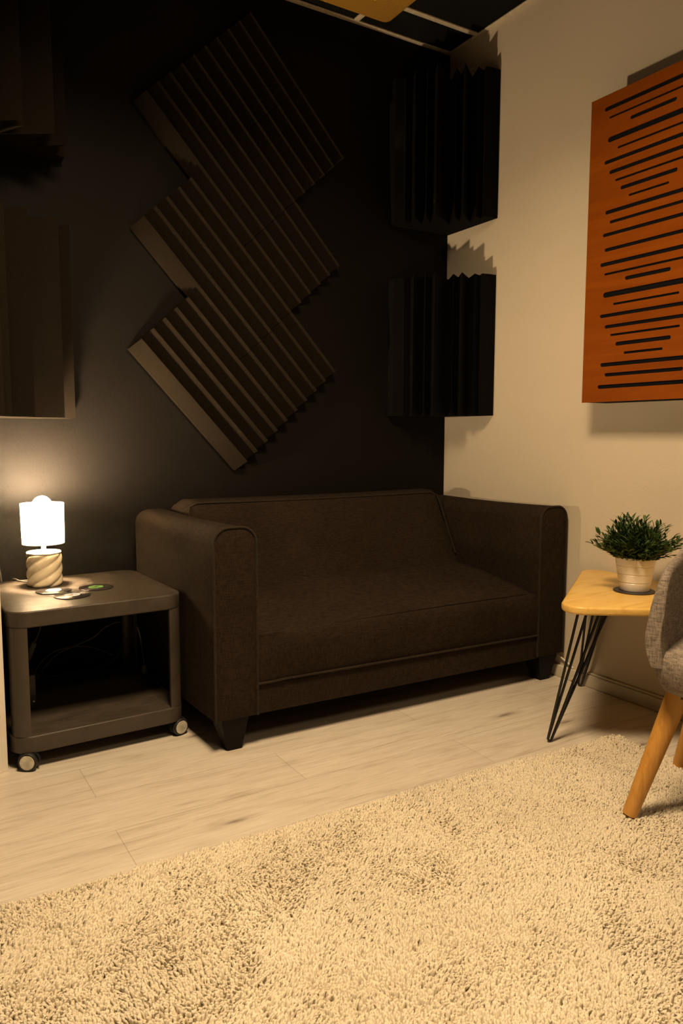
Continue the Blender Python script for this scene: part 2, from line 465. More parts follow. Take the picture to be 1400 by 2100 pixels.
TRAP = [(0.0006, 0.0006), (0.32, 0.0006), (0.32, 0.042), (0.284, 0.056), (0.296, 0.083), (0.258, 0.077), (0.303, 0.158), (0.205, 0.082),
        (0.258, 0.178), (0.188, 0.118), (0.254, 0.236), (0.108, 0.143), (0.165, 0.245), (0.104, 0.202), (0.156, 0.288), (0.056, 0.214),
        (0.094, 0.294), (0.054, 0.280), (0.071, 0.313), (0.034, 0.320), (0.0006, 0.320)]
def corner_trap(xc, sx, zb, zt, label, mat):
    bm = bmesh.new()
    add_prism(bm, TRAP, lambda p: (xc+sx*p[0], -p[1], zb), lambda p: (xc+sx*p[0], -p[1], zt))
    return tag(fin(bm, 'corner_bass_trap', mat), label, 'foam corner trap', GC)
corner_trap(0.0, -1, 1.817, 2.394, 'dark ridged foam block in the right-hand corner just below the ceiling', 'foam_dark')
corner_trap(0.0, -1, 1.013, 1.590, 'dark ridged foam block in the right-hand corner above the sofa back', 'foam_dark')
corner_trap(LWX, 1, 1.835, 2.430, 'dark ridged foam block at top left, cut by the photo edge', 'foam')
corner_trap(LWX, 1, 0.984, 1.592, 'dark ridged foam block above the lit lamp, its bottom edge glowing', 'foam')

# ------------------------------------------------------------------ slotted wooden wall panel
wp = thing('slotted_wall_panel', 'orange-brown wooden acoustic panel with black slots on the cream wall', 'wall panel', (0, -1.128, 1.04))
PY0, PY1, PZ0, PZ1, PX = -0.889, -1.366, 1.0435, 2.041, -0.115
PC = (PY0+PY1)/2
SL = [(-0.944, 1.997, None, 0.0134), (-0.963, 1.966, None, 0.0067), (-1.046, 1.938, -1.211, 0.0118), (-0.961, 1.896, None, 0.017), (-1.001, 1.861, None, 0.0072), (-0.95, 1.827, None, 0.0123), (-0.971, 1.791, None, 0.0122), (-0.996, 1.76, None, 0.0073), (-1.018, 1.73, -1.224, 0.0121), (-1.051, 1.699, -1.197, 0.0072), (-0.961, 1.665, None, 0.0124), (-0.98, 1.631, None, 0.0098), (-0.954, 1.593, None, 0.0112), (-0.964, 1.544, None, 0.0112), (-0.948, 1.498, None, 0.0125), (-0.966, 1.465, None, 0.0075), (-1.049, 1.439, -1.216, 0.0122), (-0.964, 1.397, None, 0.0176), (-1.006, 1.363, None, 0.0074), (-0.954, 1.329, None, 0.0114), (-0.975, 1.292, None, 0.0113), (-0.999, 1.263, None, 0.0075), (-1.021, 1.232, -1.227, 0.0125), (-1.055, 1.2, -1.2, 0.008), (-0.963, 1.167, None, 0.0128), (-0.982, 1.133, None, 0.0114), (-0.955, 1.094, None, 0.0128)]
cu = bpy.data.curves.new('front_board', 'CURVE'); cu.dimensions = '2D'; cu.fill_mode = 'BOTH'; cu.extrude = 0.0015
def spl(pts):
    s = cu.splines.new('POLY'); s.points.add(len(pts)-1)
    for q, p in zip(s.points, pts): q.co = (p[0], p[1], 0, 1)
    s.use_cyclic_u = True
spl([(PY0, PZ0), (PY0, PZ1), (PY1, PZ1), (PY1, PZ0)])
for y0, zc, y1, wd in SL:
    if y1 is None: y1 = 2*PC - y0
    r = wd/2
    spl(rounded_poly([(y0, zc-r), (y0, zc+r), (y1, zc+r), (y1, zc-r)], r*0.98, 5))
tmp = bpy.data.objects.new('tmp', cu); COL.objects.link(tmp)
dg = bpy.context.evaluated_depsgraph_get()
me = bpy.data.meshes.new_from_object(tmp.evaluated_get(dg))
bpy.data.objects.remove(tmp); bpy.data.curves.remove(cu)
for v in me.vertices:
    a, b, c_ = v.co; v.co = (PX+0.0015+c_, a, b)
me.materials.clear()
bmx = bmesh.new(); bmx.from_mesh(me); bpy.data.meshes.remove(me)
fin(bmx, 'front_board', 'panel_wood', wp)
bm = bmesh.new(); add_box(bm, PX+0.0034, -0.0005, PY1+0.012, PY0-0.012, PZ0+0.0003, PZ1-0.003)
fin(bm, 'absorber_core', 'panel_core', wp)

# ------------------------------------------------------------------ sofa
sf = thing('two_seat_sofa', 'charcoal fabric two-seat sofa with piped square arms against the black wall', 'sofa', (-0.72, -0.40, 0))
FL, FR, BL, BR = Vector((-1.424, -0.733)), Vector((-0.016, -0.750)), Vector((-1.449, -0.045)), Vector((-0.040, -0.045))
SW, SD = 1.41, 0.69
def S(x, y, z):
    """x from the left arm's outside, y from the front"""
    u, v = x/SW, y/SD
    p = FL*(1-u)*(1-v) + FR*u*(1-v) + BL*(1-u)*v + BR*u*v
    return (p.x, p.y, z)
AW = 0.134
def arm_outline(n=7):
    r = 0.048
    pts = [(0, 0.102)]
    for q in range(n+1):
        a = PI - PI/2*q/n; pts.append((r+r*math.cos(a), 0.668-r+r*math.sin(a)))
    for q in range(n+1):
        a = PI/2 - PI/2*q/n; pts.append((AW-r+r*math.cos(a), 0.668-r+r*math.sin(a)))
    pts.append((AW, 0.102)); return pts
def arm(x0):
    bm = bmesh.new(); ol = arm_outline()
    cx, cz = AW/2, 0.38
    st = [(0.0, 0.982), (0.004, 1.0), (0.12, 1.0), (0.3, 1.0), (0.45, 1.0), (SD-0.05, 1.0), (SD-0.02, 0.985), (SD, 0.93)]
    rings = []
    for y, k_ in st:
        ring = []
        for (px, pz) in ol:
            kk = 1-(1-k_)*0.4
            sag = 0.006*math.sin(PI*min(1, max(0, y/SD)))*(1 if pz > 0.6 else 0)
            ring.append(bm.verts.new(S(x0+cx+(px-cx)*k_, y, cz+(pz-cz)*(1-(1-k_)*0.3) - sag)))
        rings.append(ring)
    n = len(ol)
    for a, b in zip(rings, rings[1:]):
        for i in range(n): bm.faces.new((a[i], a[(i+1) % n], b[(i+1) % n], b[i]))
    bm.faces.new(rings[0]); bm.faces.new(rings[-1][::-1])
    o = fin(bm, 'armrest', 'sofa', sf, 40)
    # piping round the front face
    pts = [S(x0+cx+(px-cx)*0.985, -0.001, cz+(pz-cz)*0.997) for px, pz in ol]
    tube('piping', pts, 0.0038, 'piping', o, 8)
    # slightly padded front face
    bm = bmesh.new(); inn = []
    for k_, dy in ((0.97, 0.0), (0.80, -0.004), (0.4, -0.007)):
        inn.append([bm.verts.new(S(x0+cx+(px-cx)*k_, dy+0.0005, cz+(pz-cz)*(1-(1-k_)*0.26))) for px, pz in ol])
    for a, b in zip(inn, inn[1:]):
        for i in range(n): bm.faces.new((a[i], a[(i+1) % n], b[(i+1) % n], b[i]))
    bm.faces.new(inn[-1])
    fin(bm, 'front_facing', 'sofa', o, 60)
    return o
arm(0.0); arm(SW-AW)
# backrest: rounded slab leaning back between the arms
def noise1(x, s): return math.sin(x*s)*0.5+math.sin(x*s*2.3+1.3)*0.3+math.sin(x*s*4.1+0.4)*0.2
bx0, bx1 = AW+0.001, SW-AW-0.001
bm = bmesh.new(); NX = 40
prof = [(0.40, 0.36), (0.425, 0.41), (0.455, 0.47), (0.49, 0.55), (0.525, 0.62), (0.545, 0.66), (0.555, 0.684), (0.570, 0.696), (0.60, 0.7005), (0.645, 0.699), (0.672, 0.686), (SD-0.004, 0.65), (SD-0.002, 0.36)]
rings = []
for i in range(NX+1):
    s = i/NX; x = bx0+(bx1-bx0)*s; ed = min(s, 1-s)*(bx1-bx0)
    drop = 0.022*(1-min(1, ed/0.035))**2
    ring = []
    for (y, z) in prof:
        bul = 0.010*math.sin(PI*s)*math.sin(PI*min(1, max(0, (z-0.36)/0.36)))
        zz = z - drop*(1 if z > 0.6 else 0) - (0.004*math.sin(PI*s) if z > 0.66 else 0)
        ring.append(bm.verts.new(S(x, y-bul+drop*0.5, zz)))
    rings.append(ring)
n = len(prof)
for a, b in zip(rings, rings[1:]):
    for i in range(n): bm.faces.new((a[i], a[(i+1) % n], b[(i+1) % n], b[i]))
bm.faces.new(rings[0]); bm.faces.new(rings[-1][::-1])
bk = fin(bm, 'backrest', 'sofa', sf, 60)
pp = []
for z in (0.44, 0.52, 0.60, 0.655): 
    yy = 0.44+(z-0.44)*0.50
    pp.append(S(bx0+0.012, yy-0.002, z))
for i in range(0, NX+1):
    s = i/NX; x = bx0+0.02+(bx1-bx0-0.04)*s; ed = min(s, 1-s)*(bx1-bx0)
    drop = 0.012*(1-min(1, ed/0.035))**2
    pp.append(S(x, 0.5555, 0.689-drop-0.004*math.sin(PI*s)))
for z in (0.655, 0.60, 0.52, 0.44):
    yy = 0.44+(z-0.44)*0.50
    pp.append(S(bx1-0.012, yy-0.002, z))
tube('piping', pp, 0.0036, 'piping', bk, 8)
# seat cushion
bm = bmesh.new(); NX, = (90,)
base_prof = [(0.006, 0.190), (0.002, 0.215), (0.0, 0.26), (0.0, 0.30), (0.002, 0.325), (0.010, 0.342), (0.024, 0.353), (0.05, 0.360)]
for j in range(1, 15):
    q = j/14; base_prof.append((0.05+0.40*q, 0.360+0.052*math.sin(q*PI/2)))
base_prof += [(0.455, 0.39), (0.455, 0.190)]
rings = []
def wrink(x, y, z, s):
    d = 0
    # puckers on the front corner beside the left arm
    e = max(0, 1-(x-bx0)/0.22)
    if 0.25 < z < 0.352 and y < 0.02:
        d += e*0.006*math.sin((z-0.24)*190+x*9)*(1 if z > 0.27 else 0.4)
    e2 = max(0, 1-(bx1-x)/0.12)
    if 0.25 < z < 0.352 and y < 0.02: d += e2*0.002*math.sin(z*150+x*20)
    # soft creases across the middle of the seat
    if y > 0.05: d += 0.0028*math.exp(-((s-0.47)/0.13)**2)*math.exp(-((y-0.26)/0.10)**2)*math.sin((x*1.0+y*0.62)*150)
    if y > 0.05: d += 0.003*noise1(x*3+y*5, 2.2)
    return d
for i in range(NX+1):
    s = i/NX; x = bx0+(bx1-bx0)*s; ed = min(s, 1-s)*(bx1-bx0)
    edge = (1-min(1, ed/0.05))**2
    ring = []
    for (y, z) in base_prof:
        w = wrink(x, y, z, s)
        top = 1 if z > 0.345 else 0
        bul = 0.006*math.sin(PI*s)*math.sin(PI*min(1, max(0, (z-0.19)/0.17))) if y < 0.03 else 0
        zz = z + top*(0.006*math.sin(PI*s)-0.016*edge-0.010*(1-s)*(1 if y < 0.3 else 0.3)) + (w if y > 0.02 else 0)
        ring.append(bm.verts.new(S(x, y-bul-(w if y <= 0.02 else 0)+0.012*edge*top*(1 if y < 0.06 else 0), zz)))
    rings.append(ring)
n = len(base_prof)
for a, b in zip(rings, rings[1:]):
    for i in range(n): bm.faces.new((a[i], a[(i+1) % n], b[(i+1) % n], b[i]))
bm.faces.new(rings[0]); bm.faces.new(rings[-1][::-1])
seat = fin(bm, 'seat_cushion', 'sofa', sf, 60)
pts = []
for i in range(41):
    s = i/40; x = bx0+(bx1-bx0)*s; pts.append(S(x, -0.001-0.004*math.sin(PI*s)*0.3, 0.192+0.006*(1-s)*(1 if s > 0.05 else 0.6)-0.005*s))
tube('piping', pts, 0.0042, 'piping', seat, 8)
pts = []
for i in range(41):
    s = i/40; x = bx0+(bx1-bx0)*s; ed = min(s, 1-s)*(bx1-bx0); edge = (1-min(1, ed/0.05))**2
    pts.append(S(x, 0.0135-0.001*math.sin(PI*s)+0.012*edge, 0.3465+0.006*math.sin(PI*s)-0.016*edge-0.010*(1-s)))
tube('seam', pts, 0.0016, 'sofa', seat, 6)
# base rail
bm = bmesh.new()
ring = []
for (y, z) in ((0.004, 0.103), (0.004, 0.189), (SD-0.01, 0.189), (SD-0.01, 0.103)):
    ring.append([bm.verts.new(S(bx0, y, z)), bm.verts.new(S(bx1, y, z-0.006))])
for i in range(4): bm.faces.new((ring[i][0], ring[i][1], ring[(i+1) % 4][1], ring[(i+1) % 4][0]))
bm.faces.new([r_[0] for r_ in ring]); bm.faces.new([r_[1] for r_ in ring][::-1])
fin(bm, 'base_rail', 'sofa', sf)
def sofa_leg(x0, x1, y0, y1, tx0, tx1, ty0, ty1):
    bm = bmesh.new()
    lo = [(x0, y0), (x1, y0), (x1, y1), (x0, y1)]; hi = [(tx0, ty0), (tx1, ty0), (tx1, ty1), (tx0, ty1)]
    a = [bm.verts.new(S(x, y, 0.0)) for x, y in lo]; b = [bm.verts.new(S(x, y, 0.104)) for x, y in hi]
    bm.faces.new(a[::-1]); bm.faces.new(b)
    for i in range(4): bm.faces.new((a[i], a[(i+1) % 4], b[(i+1) % 4], b[i]))
    bmesh.ops.bevel(bm, geom=bm.edges[:], offset=0.0015, segments=1, affect='EDGES')
    fin(bm, 'leg', 'sofa_leg', sf)
sofa_leg(0.046, 0.092, 0.022, 0.066, 0.020, 0.108, 0.006, 0.090)
sofa_leg(SW-0.090, SW-0.042, 0.022, 0.066, SW-0.118, SW-0.018, 0.006, 0.090)
sofa_leg(0.046, 0.092, SD-0.09, SD-0.04, 0.020, 0.108, SD-0.11, SD-0.02)
sofa_leg(SW-0.090, SW-0.042, SD-0.09, SD-0.04, SW-0.118, SW-0.018, SD-0.11, SD-0.02)

# ------------------------------------------------------------------ rolling side table
ct = thing('rolling_side_table', 'grey two-tier side table on castors beside the sofa', 'side table', (-1.70, -0.29, 0))
TX0, TX1, TY0, TY1 = -1.946, -1.446, -0.546, -0.048
plan = rounded_poly([(TX0, TY0), (TX1, TY0), (TX1, TY1), (TX0, TY1)], 0.055, 10)
slab('tabletop', plan, 0.404, 0.450, 'cart', ct, 0.005)
slab('shelf', plan, 0.049, 0.098, 'cart', ct, 0.005)
ins = 0.004
for sx, sy in ((0, 0), (1, 0), (1, 1), (0, 1)):
    cx_ = TX1-ins if sx else TX0+ins; cy_ = TY1-ins if sy else TY0+ins
    dx, dy = (-1 if sx else 1), (-1 if sy else 1)
    w, th_ = 0.044, 0.012
    outer = [(cx_+dx*w, cy_), (cx_, cy_), (cx_, cy_+dy*w)]
    pl = [(cx_+dx*w, cy_+dy*th_), (cx_+dx*w, cy_)]
    R_ = 0.040
    for q in range(9):
        a = PI/2*q/8
        pl.append((cx_+dx*(R_-R_*math.sin(a)), cy_+dy*(R_-R_*math.cos(a))))
    pl += [(cx_, cy_+dy*w), (cx_+dx*th_, cy_+dy*w)]
    r3 = R_-th_
    for q in range(9):
        a = PI/2*(8-q)/8
        pl.append((cx_+dx*(R_-r3*math.sin(a)), cy_+dy*(R_-r3*math.cos(a))))
    bm = bmesh.new(); add_prism(bm, pl, lambda p: (p[0], p[1], 0.0975), lambda p: (p[0], p[1], 0.4045))
    fin(bm, 'leg', 'cart', ct, 35)
def caster(x, y, rot):
    R = 0.0265; Mx = Matrix.Translation((x, y, R)) @ Matrix.Rotation(rot, 4, 'Z') @ Matrix.Rotation(PI/2, 4, 'X')
    bm = bmesh.new()
    for s in (-1, 1):
        z0, z1 = (0.003, 0.017) if s > 0 else (-0.017, -0.003)
        add_lathe(bm, [(0, z0), (R-0.003, z0), (R, z0+0.003), (R, z1-0.003), (R-0.002, z1), (0, z1)], seg=32, M4=Mx)
    add_lathe(bm, [(0, -0.003), (0.010, -0.003), (0.010, 0.003), (0, 0.003)], seg=16, M4=Mx)
    o = fin(bm, 'caster_wheel', 'rubber', ct, 35)
    for s in (-1, 1):
        bm = bmesh.new()
        pr = [(0.0205, 0.0165*s), (0.0200, 0.0182*s), (0.012, 0.0190*s), (0, 0.0193*s)]
        add_lathe(bm, pr, seg=32, M4=Mx)
        fin(bm, 'hub_cap', 'caster_cap', o, 50)
    bm = bmesh.new()
    pl = []
    add_lathe(bm, [(0, 0.0), (0.006, 0), (0.006, 0.012), (0.018, 0.012), (0.018, 0.016), (0, 0.016)], (x, y, 0.033), 20)
    # mudguard arc over the wheels
    seg = 14; ring = []
    for q in range(seg+1):
        a = math.radians(-10+200*q/seg)
        row = []
        for rr, zz in ((R+0.0012, -0.003), (R+0.004, -0.003), (R+0.004, 0.003), (R+0.0012, 0.003)):
            v = Mx @ Vector((rr*math.cos(a), rr*math.sin(a), zz)); row.append(bm.verts.new(v))
        ring.append(row)
    for a, b in zip(ring, ring[1:]):
        for i in range(4): bm.faces.new((a[i], a[(i+1) % 4], b[(i+1) % 4], b[i]))
    fin(bm, 'caster_fork', 'rubber', ct, 40)
caster(-1.905, -0.533, math.radians(-32)); caster(-1.464, -0.520, math.radians(14))
caster(-1.89, -0.085, math.radians(80)); caster(-1.50, -0.085, math.radians(60))

ct.rotation_euler.z = math.radians(2.0); ct.location.x -= 0.003

# table lamp
LX, LY, LZ = -1.781, -0.190, 0.450
lp = thing('table_lamp', 'lit table lamp with twisted cream ceramic base and white drum shade', 'lamp', (LX, LY, LZ))
bm = bmesh.new(); NS, NZ, HB = 120, 40, 0.106
rings = []
for j in range(NZ+1):
    z = HB*j/NZ; ring = []
    e = min(j, NZ-j)/NZ*HB; rnd = 0.006*(1-min(1, e/0.010))**2
    for q in range(NS):
        a = 2*PI*q/NS
        ph = 5*(a - 2*PI*(z/0.172))/2 + 0.7
        r = 0.0475 + 0.0068*abs(math.sin(ph))**0.8 - rnd
        ring.append(bm.verts.new((LX+r*math.cos(a), LY+r*math.sin(a), LZ+z)))
    rings.append(ring)
for a, b in zip(rings, rings[1:]):
    for q in range(NS): bm.faces.new((a[q], a[(q+1) % NS], b[(q+1) % NS], b[q]))
bm.faces.new(rings[0][::-1]); bm.faces.new(rings[-1])
fin(bm, 'lamp_base', 'ceramic', lp, 60)
bm = bmesh.new(); add_lathe(bm, [(0, HB-0.001), (0.0515, HB-0.001), (0.0525, HB+0.002), (0.051, HB+0.004), (0, HB+0.0045)], (LX, LY, LZ), 48)
fin(bm, 'base_cap', 'white_plastic', lp, 40)
bm = bmesh.new(); add_lathe(bm, [(0, HB+0.004), (0.0075, HB+0.004), (0.0075, HB+0.05), (0.016, HB+0.055), (0.016, HB+0.100), (0, HB+0.100)], (LX, LY, LZ), 24)
fin(bm, 'lamp_holder', 'white_plastic', lp, 40)
ZS0, ZS1, RS0, RS1 = 0.136, 0.264, 0.0635, 0.0655
bm = bmesh.new()
add_lathe(bm, [(RS0, ZS0), (RS1, ZS1), (RS1-0.0012, ZS1), (RS0-0.0012, ZS0), (RS0, ZS0)], (LX, LY, LZ), 64)
fin(bm, 'lamp_shade', 'shade', lp, 40)
bm = bmesh.new()
for a in (0.3, 0.3+2*PI/3, 0.3+4*PI/3):
    add_tube(bm, [(LX+0.010*math.cos(a), LY+0.010*math.sin(a), LZ+0.170), (LX+0.0635*math.cos(a), LY+0.0635*math.sin(a), LZ+0.170)], 0.0012, 6)
add_lathe(bm, [(0.0165, 0.168), (0.0185, 0.168), (0.0185, 0.172), (0.0165, 0.172), (0.0165, 0.168)], (LX, LY, LZ), 24)
fin(bm, 'shade_spider', 'white_plastic', lp, 40)
bm = bmesh.new(); g = []
for q in range(13):
    a = -PI/2+PI*q/12 if q else -PI/2
    g.append((max(0.0, 0.029*math.cos(a)) if q not in (0, 12) else 0.0, 0.258+0.029*math.sin(a)))
g = [(0.0, 0.2065), (0.0125, 0.2065), (0.014, 0.216)] + [p for p in g if p[1] > 0.228]
add_lathe(bm, g, (LX, LY, LZ), 32)
fin(bm, 'light_bulb', 'bulb', lp, True)
# lamp cord: over the back edge, hanging under the table with an inline switch
cord = tube('lamp_cord', [(LX-0.03, LY+0.042, LZ+0.004), (-1.84, -0.09, 0.4535), (-1.86, -0.038, 0.448), (-1.862, -0.022, 0.36), (-1.83, -0.045, 0.345), (-1.795, -0.06, 0.33), (-1.780, -0.06, 0.285), (-1.792, -0.06, 0.250), (-1.803, -0.06, 0.232)], 0.0022, 'cord', lp, 8, 8)
bm = bmesh.new(); add_box(bm, -0.009, 0.009, -0.007, 0.007, -0.030, 0.030, 0.004, 3)
bmesh.ops.transform(bm, matrix=Matrix.Translation((-1.812, -0.06, 0.205)) @ Matrix.Rotation(math.radians(20), 4, 'Y'), verts=bm.verts[:])
fin(bm, 'inline_switch', 'cord', cord, 40)
tube('lamp_lead', [(-1.822, -0.06, 0.178), (-1.823, -0.055, 0.155), (-1.80, -0.05, 0.128), (-1.79, -0.04, 0.1)], 0.0022, 'cord', lp, 8, 8)

# cable clipped on the black wall behind the lamp
tag(tube('wall_cable', [(-1.945, -0.006, 0.74), (-1.93, -0.006, 0.69), (-1.915, -0.006, 0.62), (-1.902, -0.006, 0.55), (-1.888, -0.006, 0.45), (-1.88, -0.006, 0.30), (-1.878, -0.006, 0.10)], 0.003, 'cord_dark', None, 8, 8),
    'thin cable hanging down the black wall behind the lamp', 'cable')
# cables behind the table
tag(tube('power_cable', [(-1.80, -0.028, 0.090), (-1.77, -0.03, 0.13), (-1.72, -0.03, 0.175), (-1.66, -0.03, 0.195), (-1.60, -0.03, 0.215), (-1.56, -0.03, 0.245), (-1.52, -0.03, 0.258), (-1.49, -0.026, 0.256)], 0.0022, 'cord', None, 8, 8),
    'pale cable rising to the right behind the side table', 'cable', 'cables behind the side table')
tag(tube('power_cable', [(-1.815, -0.022, 0.085), (-1.78, -0.022, 0.145), (-1.735, -0.022, 0.18), (-1.67, -0.022, 0.19), (-1.61, -0.022, 0.18), (-1.56, -0.022, 0.155), (-1.53, -0.022, 0.138)], 0.0022, 'cord', None, 8, 8),
    'pale cable arching low behind the side table', 'cable', 'cables behind the side table')
plc = thing('plug_cable', 'looped white cable ending in a plug at the right inside the side table', 'cable', (-1.455, -0.20, 0.1), 'cables behind the side table')
tube('cable', [(-1.80, -0.037, 0.100), (-1.72, -0.037, 0.102), (-1.64, -0.037, 0.100), (-1.57, -0.037, 0.108), (-1.52, -0.037, 0.135), (-1.49, -0.037, 0.20), (-1.478, -0.038, 0.26), (-1.462, -0.045, 0.262), (-1.455, -0.09, 0.23), (-1.462, -0.15, 0.18), (-1.468, -0.19, 0.140)], 0.0022, 'cord', plc, 8, 8)
bm = bmesh.new(); add_box(bm, -0.008, 0.008, -0.006, 0.006, -0.014, 0.014, 0.003, 2)
bmesh.ops.transform(bm, matrix=Matrix.Translation((-1.470, -0.198, 0.1250)) @ Matrix.Rotation(math.radians(-14), 4, 'X'), verts=bm.verts[:])
fin(bm, 'plug', 'cord', plc, 40)
pb = thing('power_box', 'small dark power box low at the left inside the side table', 'power box', (-1.88, -0.30, 0.098))
bm = bmesh.new(); add_box(bm, -1.918, -1.842, -0.33, -0.20, 0.0985, 0.205, 0.004, 2); fin(bm, 'case', 'black_plastic', pb, 35)
bm = bmesh.new(); add_lathe(bm, [(0, 0), (0.0028, 0), (0.0028, 0.0015), (0, 0.002)], seg=12, M4=Matrix.Translation((-1.850, -0.3302, 0.122)) @ Matrix.Rotation(PI/2, 4, 'X')); fin(bm, 'screw', 'caster_cap', pb, 40)

# record coasters
def coaster(x, y, z, rot, lab, labmat, marks):
    o = thing('record_coaster', lab, 'coaster', (x, y, z), 'vinyl record coasters on the side table')
    bm = bmesh.new()
    pr = [(0, 0.0), (0.0515, 0.0), (0.0525, 0.001), (0.0525, 0.0022), (0.0515, 0.003)]
    r = 0.050
    while r > 0.026: pr += [(r, 0.003), (r-0.0008, 0.0026), (r-0.0016, 0.003)]; r -= 0.003
    pr += [(0, 0.003)]
    add_lathe(bm, pr, (x, y, z), 48); fin(bm, 'disc', 'vinyl', o, 40)
    bm = bmesh.new(); add_lathe(bm, [(0, 0.0031), (0.0225, 0.0031), (0.0225, 0.0035), (0, 0.0036)], (x, y, z), 40)
    l = fin(bm, 'paper_label', labmat, o, 40)
    for (mx, my, w, h, mat, nm) in marks:
        bm = bmesh.new(); add_box(bm, -w/2, w/2, -h/2, h/2, 0.0036, 0.0039)
        bmesh.ops.transform(bm, matrix=Matrix.Translation((x, y, z)) @ Matrix.Rotation(rot, 4, 'Z') @ Matrix.Translation((mx, my, 0)), verts=bm.verts[:])
        fin(bm, nm, mat, l)
    bm = bmesh.new(); add_lathe(bm, [(0, 0.0036), (0.0024, 0.0036), (0.0024, 0.0040), (0, 0.0040)], (x, y, z), 12); fin(bm, 'spindle_hole', 'ink', l)
coaster(-1.776, -0.302, 0.4503, 0.3, 'black record coaster with cream label nearest the lamp base', 'lab_white',
        [(-0.006, -0.004, 0.010, 0.0022, 'ink', 'print_line'), (-0.003, -0.010, 0.012, 0.0022, 'ink', 'print_line'), (-0.010, 0.003, 0.004, 0.003, 'ink', 'print_line')])
coaster(-1.741, -0.402, 0.4503, 0.2, 'black record coaster with pale blue and orange label, foremost of three', 'lab_blue',
        [(-0.012, 0.002, 0.003, 0.015, 'lab_orange', 'print_line'), (-0.006, 0.000, 0.003, 0.017, 'lab_orange', 'print_line'), (0.006, -0.008, 0.012, 0.002, 'ink', 'print_line')])
coaster(-1.652, -0.318, 0.4503, 0.1, 'black record coaster with green label, rightmost on the side table', 'lab_green',
        [(0.0, 0.006, 0.022, 0.0035, 'ink', 'print_line'), (0.0, -0.007, 0.020, 0.0035, 'ink', 'print_line')])

# ------------------------------------------------------------------ triangular hairpin table
ht = thing('hairpin_table', 'triangular honey pine table on black hairpin legs against the cream wall', 'table', (-0.22, -1.24, 0))
tri = rounded_poly([(-0.020, -0.842), (-0.605, -1.255), (-0.022, -1.672)], [0.05, 0.060, 0.06], 10)
ttop = slab('tabletop', tri, 0.426, 0.450, 'pine', ht, 0.007, 4)
def hairpin(foot, tops, r=0.0042):
    """two bent rods meeting at one foot"""
    bm = bmesh.new()
    f = Vector(foot)
    for (ta, tb) in tops:
        ta, tb = Vector(ta), Vector(tb)
        w = (tb-ta).normalized()*0.007
        off = Vector((0, 0, 0.0045))
        fa, fb = f - w + Vector((0, 0, 0.012)), f + w + Vector((0, 0, 0.012))
        add_tube(bm, [ta, ta.lerp(fa, 0.5), fa, f - w*0.6 + off, f + w*0.6 + off, fb, fb.lerp(tb, 0.5), tb], r, 10)
    return fin(bm, 'leg', 'black_metal', ht, 50)
ZT = 0.4262
hairpin((-0.513, -1.157, 0), [((-0.455, -1.204, ZT), (-0.377, -1.224, ZT)), ((-0.416, -1.206, ZT), (-0.334, -1.222, ZT))])
hairpin((-0.030, -0.852, 0), [((-0.092, -0.932, ZT), (-0.074, -1.010, ZT)), ((-0.045, -0.940, ZT), (-0.024, -0.985, ZT))])
hairpin((-0.045, -1.640, 0), [((-0.118, -1.60, ZT), (-0.10, -1.50, ZT)), ((-0.062, -1.59, ZT), (-0.045, -1.50, ZT))])
PXX, PYY = -0.232, -1.222
cs = bmesh.new(); add_lathe(cs, [(0, 0), (0.0605, 0), (0.0615, 0.001), (0.0615, 0.003), (0.0605, 0.004), (0, 0.004)], (PXX-0.006, PYY-0.004, 0.4503), 48)
tag(fin(cs, 'round_coaster', 'coaster', None, 40), 'dark round coaster under the white plant pot', 'coaster')
pl = thing('potted_plant', 'bushy green potted grass plant in a ribbed white pot on the pine table', 'plant', (PXX, PYY, 0.4545))
ZP = 0.4545
prof = [(0, 0.0), (0.043, 0.0), (0.0445, 0.002)]
def pr_(z): return 0.0445 + (0.0605-0.0445)*(z/0.104)
for zc in (0.026, 0.052, 0.078):
    prof += [(pr_(zc-0.0022), zc-0.0022), (pr_(zc)-0.0016, zc-0.0004), (pr_(zc)-0.0014, zc+0.0004), (pr_(zc+0.002)+0.0006, zc+0.0022)]
prof += [(0.0605, 0.102), (0.0603, 0.104), (0.0580, 0.104), (0.0570, 0.100), (0.0550, 0.085), (0, 0.084)]
bm = bmesh.new(); add_lathe(bm, prof, (PXX, PYY, ZP), 64); fin(bm, 'pot', 'pot', pl, 30)
bm = bmesh.new(); add_lathe(bm, [(0.0545, 0.086), (0.04, 0.094), (0, 0.097)], (PXX, PYY, ZP), 32); fin(bm, 'soil', 'soil', pl, True)
# foliage: leaf-set stems
bm = bmesh.new(); rr = random.Random(3)
def leaf(bm, p, d, L, w, up_):
    d = d.normalized(); side = d.cross(up_)
    if side.length < 1e-4: side = d.cross(Vector((1, 0, 0)))
    side.normalize(); nn = side.cross(d)
    mid = []
    ts = (0.0, 0.25, 0.55, 0.82, 1.0); ws = (0.15, 0.85, 1.0, 0.55, 0.0)
    rows = []
    for t_, k_ in zip(ts, ws):
        c_ = p + d*L*t_ - nn*(L*0.18*t_*t_)
        if k_ == 0: rows.append([bm.verts.new(c_)])
        else: rows.append([bm.verts.new(c_ - side*w*k_ + nn*w*0.35*k_), bm.verts.new(c_), bm.verts.new(c_ + side*w*k_ + nn*w*0.35*k_)])
    for a, b in zip(rows, rows[1:]):
        if len(b) == 3:
            bm.faces.new((a[0], a[1], b[1], b[0])); bm.faces.new((a[1], a[2], b[2], b[1]))
        else:
            bm.faces.new((a[0], a[1], b[0])); bm.faces.new((a[1], a[2], b[0]))
stems = []
